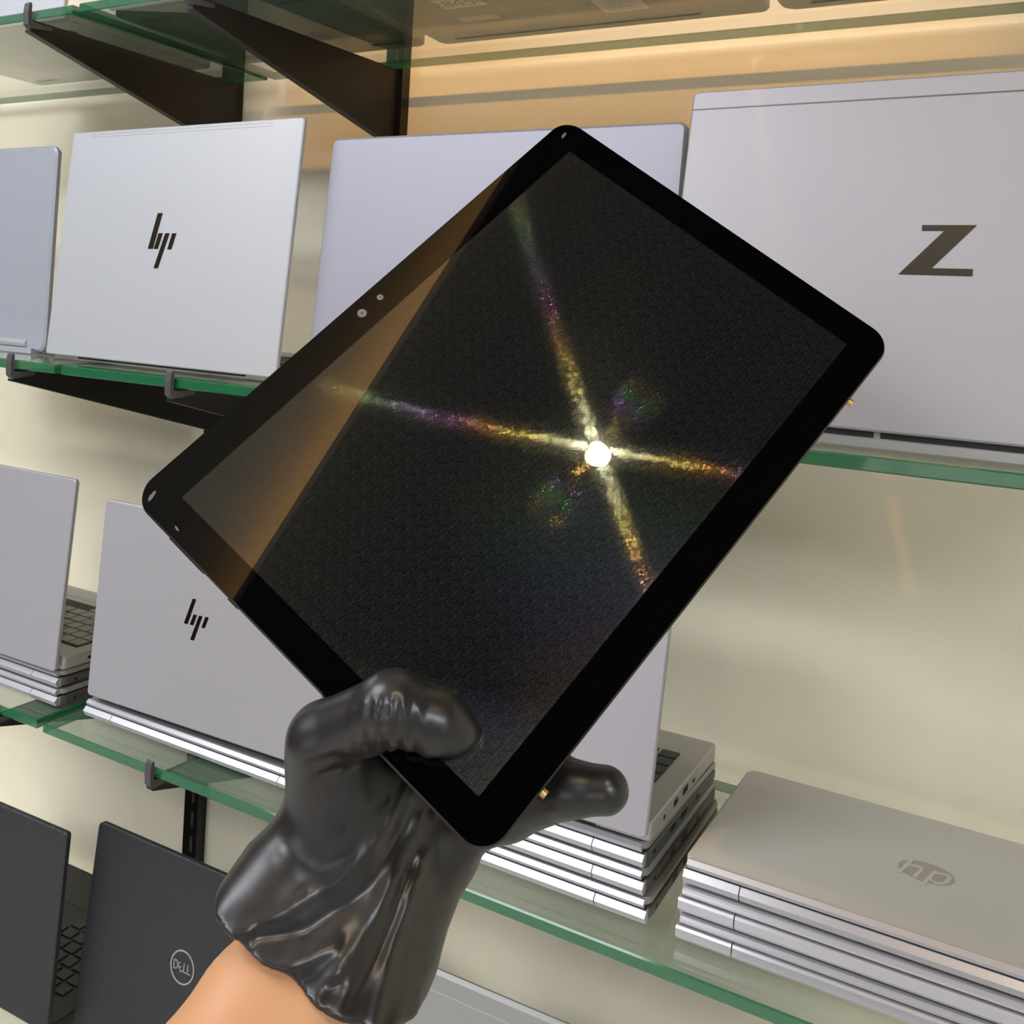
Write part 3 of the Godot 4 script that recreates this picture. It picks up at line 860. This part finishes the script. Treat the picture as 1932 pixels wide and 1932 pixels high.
# height and half width of each crease, then its course over the hand
const FOLDS := [
	[0.00100, 0.0022, [[-0.0344, 0.0020], [-0.0162, 0.0071], [0.0000, 0.0122], [0.0183, 0.0264], [0.0248, 0.0375]]],
	[-0.00190, 0.0030, [[-0.0283, -0.0004], [-0.0081, -0.0004], [0.0122, 0.0091], [0.0274, 0.0284]]],
	[0.00170, 0.0026, [[-0.0328, -0.0044], [-0.0162, -0.0065], [0.0021, -0.0032]]],
	[-0.00160, 0.0026, [[-0.0324, -0.0091], [-0.0101, -0.0117], [0.0041, -0.0138]]],
	[0.00160, 0.0026, [[-0.0020, -0.0146], [0.0122, -0.0024], [0.0213, 0.0101]]],
	[0.00140, 0.0026, [[0.0173, -0.0273], [0.0213, -0.0121], [0.0314, 0.0112]]],
	[-0.00150, 0.0024, [[0.0102, -0.0182], [0.0193, -0.0061], [0.0264, 0.0101]]],
	[0.00140, 0.0028, [[-0.0243, -0.0158], [-0.0081, -0.0178], [0.0102, -0.0203]]],
	[-0.00120, 0.0024, [[-0.0162, -0.0233], [0.0000, -0.0263], [0.0152, -0.0304]]],
	[0.00120, 0.0024, [[-0.0040, -0.0328], [0.0122, -0.0340], [0.0243, -0.0284]]],
	[0.00120, 0.0020, [[-0.0405, -0.0182], [-0.0304, -0.0061], [-0.0283, 0.0020]]],
	[-0.00120, 0.0018, [[-0.0354, -0.0203], [-0.0259, -0.0091]]],
	[0.00060, 0.0012, [[-0.0101, 0.0122], [0.0061, 0.0193], [0.0193, 0.0365]]],
	[0.00060, 0.0012, [[-0.0142, 0.0091], [0.0041, 0.0152], [0.0223, 0.0334]]],
	[0.00050, 0.0011, [[0.0021, 0.0284], [0.0122, 0.0405]]],
	[-0.00100, 0.0020, [[-0.0081, 0.0584], [0.0031, 0.0624], [0.0102, 0.0592]]],
	[-0.00090, 0.0016, [[-0.0056, 0.0527], [0.0031, 0.0568]]],
	[-0.00070, 0.0015, [[0.0000, 0.0497], [0.0102, 0.0557]]],
	[0.00065, 0.0010, [[0.0086, 0.0818], [0.0071, 0.0630]]],
	[0.00070, 0.0010, [[0.0133, 0.0851], [0.0118, 0.0626]]],
	[-0.00070, 0.0010, [[0.0155, 0.0861], [0.0141, 0.0626]]],
	[0.00080, 0.0010, [[0.0180, 0.0869], [0.0168, 0.0626]]],
	[-0.00080, 0.0010, [[0.0202, 0.0869], [0.0194, 0.0642]]],
	[0.00070, 0.0010, [[0.0229, 0.0861], [0.0223, 0.0650]]],
	[-0.00070, 0.0010, [[0.0251, 0.0869], [0.0252, 0.0662]]],
	[0.00070, 0.0010, [[0.0274, 0.0869], [0.0282, 0.0654]]],
	[-0.00050, 0.0010, [[0.0299, 0.0851], [0.0313, 0.0642]]],
	[0.00050, 0.0011, [[0.0329, 0.0841], [0.0348, 0.0626]]],
]
var fold_list := []

func chain(list: Array, into: Array, zone: int) -> void:
	for i in list.size() - 1:
		var a := Vector3(list[i][0], list[i][1], list[i][2])
		var b := Vector3(list[i + 1][0], list[i + 1][1], list[i + 1][2])
		into.append([a, b, b - a, 1.0 / (b - a).length_squared(), list[i][3], list[i + 1][3], zone])

func smin(a: float, b: float, k: float) -> float:
	var h := maxf(k - absf(a - b), 0.0) / k
	return minf(a, b) - h * h * k * 0.25

func arm_field(p: Vector3) -> float:
	var d := 1.0
	for b in arm_bones:
		d = smin(d, capsule(p, b), 0.008)
	return d

func glove_field(p: Vector3) -> float:
	var d := 1.0
	var zone := [1.0, 1.0, 1.0, 1.0, 1.0, 1.0, 1.0]
	for b in bones:
		var c := capsule(p, b)
		var z: int = b[6]
		if c < 0.03:
			zone[z] = smin(zone[z], c, 0.012 if z == 0 else 0.004)
		else:
			zone[z] = minf(zone[z], c)
	# zone 0 is the palm and wrist, 1 the thumb, 2-5 the fingers, 6 the flared cuff
	d = smin(zone[0], zone[1], 0.010)
	for k in range(2, 6):
		d = smin(d, zone[k], 0.006)
	d = smin(d, zone[6], 0.016)
	if d > 0.012:
		return d
	# creases and folds of the loose rubber
	if absf(d) < 0.006:
		var q := p - FOLD_AT
		var uv := Vector2(q.dot(FOLD_X), q.dot(FOLD_Y))
		for f in fold_list:
			if not f[0].has_point(uv):
				continue
			var best := 1.0
			var pts: PackedVector2Array = f[3]
			for i in pts.size() - 1:
				best = minf(best, uv.distance_squared_to(Geometry2D.get_closest_point_to_segment(uv, pts[i], pts[i + 1])))
			d -= f[1] * exp(-best * f[2])
		d -= 0.0007 * fold_noise.get_noise_3d(q.x * 1000.0, q.y * 1000.0, q.z * 1000.0) * clampf(1.0 - uv.y / 0.03, 0.0, 1.0)
	# the open cuff
	d = -smin(-d, -(p - cuff_at).dot(cuff_n), 0.004)
	d = maxf(d, -(capsule(p, flare) + 0.0022))
	return d

func nets(field: Callable, lo: Vector3, hi: Vector3, cell: float, smooth_rounds := 1) -> ArrayMesh:
	var n := Vector3i(((hi - lo) / cell).ceil()) + Vector3i.ONE
	var block := 4
	var vals := PackedFloat32Array()
	vals.resize(n.x * n.y * n.z)
	vals.fill(9.0)
	var reach := cell * block * 0.87 + cell * 1.5
	for bz in range(0, n.z, block):
		for by in range(0, n.y, block):
			for bx in range(0, n.x, block):
				var mid := lo + (Vector3(bx, by, bz) + Vector3.ONE * (block * 0.5 - 0.5)) * cell
				if absf(field.call(mid)) > reach + 0.004:
					continue
				for z in range(bz, mini(bz + block, n.z)):
					for y in range(by, mini(by + block, n.y)):
						for x in range(bx, mini(bx + block, n.x)):
							vals[(z * n.y + y) * n.x + x] = field.call(lo + Vector3(x, y, z) * cell)
	var index := {}
	var v := PackedVector3Array()
	var sx := 1
	var sy := n.x
	var sz := n.x * n.y
	var offs := [0, sx, sy, sx + sy, sz, sx + sz, sy + sz, sx + sy + sz]
	for z in n.z - 1:
		for y in n.y - 1:
			for x in n.x - 1:
				var i := (z * n.y + y) * n.x + x
				if vals[i] > 8.0 or vals[i + offs[7]] > 8.0:
					continue
				var neg := 0
				var skip := false
				for k in 8:
					var q := vals[i + offs[k]]
					if q > 8.0:
						skip = true
						break
					if q < 0.0:
						neg += 1
				if skip or neg == 0 or neg == 8:
					continue
				var sum := Vector3.ZERO
				var cnt := 0
				for k in 8:
					for ax in [1, 2, 4]:
						if k & ax:
							continue
						var a := vals[i + offs[k]]
						var b := vals[i + offs[k | ax]]
						if (a < 0.0) == (b < 0.0):
							continue
						var t := a / (a - b)
						var pa := Vector3(k & 1, (k >> 1) & 1, k >> 2)
						var pb := Vector3((k | ax) & 1, ((k | ax) >> 1) & 1, (k | ax) >> 2)
						sum += pa.lerp(pb, t)
						cnt += 1
				index[i] = v.size()
				v.append(lo + (Vector3(x, y, z) + sum / cnt) * cell)
	var ix := PackedInt32Array()
	for i in index:
		var here := vals[i]
		for ax in 3:
			var step: int = [sx, sy, sz][ax]
			var u: int = [sy, sz, sx][ax]
			var w: int = [sz, sx, sy][ax]
			var next := vals[i + step]
			if (here < 0.0) == (next < 0.0):
				continue
			if not (index.has(i - u) and index.has(i - w) and index.has(i - u - w)):
				continue
			var a: int = index[i]
			var b: int = index[i - u]
			var c: int = index[i - u - w]
			var d: int = index[i - w]
			if here < 0.0:
				ix.append_array([a, c, b, a, d, c])
			else:
				ix.append_array([a, b, c, a, c, d])
	for r in smooth_rounds:
		var acc := PackedVector3Array()
		acc.resize(v.size())
		var num := PackedFloat32Array()
		num.resize(v.size())
		for t in range(0, ix.size(), 3):
			for k in 3:
				var a := ix[t + k]
				acc[a] += v[ix[t + (k + 1) % 3]] + v[ix[t + (k + 2) % 3]]
				num[a] += 2.0
		for i in v.size():
			if num[i] > 0.0:
				v[i] = v[i].lerp(acc[i] / num[i], 0.5)
	var nr := PackedVector3Array()
	nr.resize(v.size())
	for t in range(0, ix.size(), 3):
		var f := (v[ix[t + 2]] - v[ix[t]]).cross(v[ix[t + 1]] - v[ix[t]])
		for k in 3:
			nr[ix[t + k]] += f
	for i in nr.size():
		nr[i] = nr[i].normalized()
	var arr := []
	arr.resize(Mesh.ARRAY_MAX)
	arr[Mesh.ARRAY_VERTEX] = v
	arr[Mesh.ARRAY_NORMAL] = nr
	arr[Mesh.ARRAY_INDEX] = ix
	var m := ArrayMesh.new()
	m.add_surface_from_arrays(Mesh.PRIMITIVE_TRIANGLES, arr)
	return m

func person() -> void:
	fold_noise.seed = 21
	fold_noise.frequency = 0.05
	fold_noise.fractal_octaves = 2
	for f in FOLDS:
		var pts := PackedVector2Array()
		for q in f[2]:
			pts.append(Vector2(q[0], q[1]))
		var r := Rect2(pts[0], Vector2.ZERO)
		for q in pts:
			r = r.expand(q)
		fold_list.append([r.grow(f[1] * 2.6), f[0], 1.0 / (f[1] * f[1]), pts])
	chain([[-0.2292, 1.2706, 0.6001, 0.0210], [-0.2288, 1.3329, 0.6242, 0.0134], [-0.1978, 1.3526, 0.6243, 0.0128], [-0.1839, 1.3474, 0.6152, 0.0114], [-0.1782, 1.3436, 0.6099, 0.0082], [-0.1735, 1.3414, 0.6051, 0.0026]], bones, 1)
	for c in [
		[[-0.2308, 1.2960, 0.6097, 0.0225], [-0.2232, 1.2700, 0.6036, 0.0260]],
		[[-0.2335, 1.3228, 0.6178, 0.0130], [-0.2164, 1.3006, 0.5906, 0.0160]],
		[[-0.2248, 1.2840, 0.5885, 0.0200], [-0.2081, 1.2752, 0.5750, 0.0175], [-0.2094, 1.2496, 0.5964, 0.0165], [-0.2032, 1.2266, 0.6228, 0.0200]],
		[[-0.2415, 1.2711, 0.6158, 0.0195], [-0.2404, 1.2556, 0.6312, 0.0235], [-0.2401, 1.2402, 0.6460, 0.0285]],
		[[-0.2254, 1.2647, 0.6072, 0.0275], [-0.2183, 1.2316, 0.6309, 0.0335]],
	]:
		chain(c, bones, 0)
	chain([[-0.2437, 1.2750, 0.6305, 0.0160], [-0.2490, 1.2670, 0.6528, 0.0080]], bones, 6)
	flare = bones[-1].duplicate()
	var fingers := [
		[[-0.2084, 1.2808, 0.5751, 0.0140], [-0.1788, 1.2946, 0.5635, 0.0120], [-0.1523, 1.3100, 0.5627, 0.0104], [-0.1384, 1.3119, 0.5592, 0.0094]],
		[[-0.2148, 1.2883, 0.5762, 0.0140], [-0.1883, 1.3078, 0.5617, 0.0120], [-0.1669, 1.3234, 0.5614, 0.0105]],
		[[-0.2213, 1.2959, 0.5773, 0.0140], [-0.1999, 1.3219, 0.5655, 0.0122], [-0.1797, 1.3386, 0.5670, 0.0105]],
		[[-0.2275, 1.3043, 0.5829, 0.0145], [-0.2162, 1.3321, 0.5743, 0.0125], [-0.1981, 1.3502, 0.5757, 0.0105]],
	]
	for k in 4:
		chain(fingers[k], bones, 2 + k)
	for c in [[[-0.2262, 1.2625, 0.6076, 0.0200], [-0.2213, 1.2324, 0.6348, 0.0262], [-0.2205, 1.2073, 0.6562, 0.0330], [-0.2150, 1.0900, 0.7700, 0.0420]], [[-0.2356, 1.2601, 0.6172, 0.0140], [-0.2367, 1.2392, 0.6453, 0.0215], [-0.2359, 1.2184, 0.6656, 0.0290], [-0.2260, 1.0950, 0.7800, 0.0400]]]:
		chain(c, arm_bones, 0)
	var root := thing("person", "left hand in a wrinkled black rubber glove with bare forearm, gripping the tablet", "person")
	part("forearm", nets(arm_field, Vector3(-0.30, 1.03, 0.56), Vector3(-0.15, 1.31, 0.84), 0.004, 2), M.skin, root)
	part("glove", nets(glove_field, Vector3(-0.285, 1.20, 0.53), Vector3(-0.12, 1.385, 0.68), 0.00135, 1), M.nitrile, root)
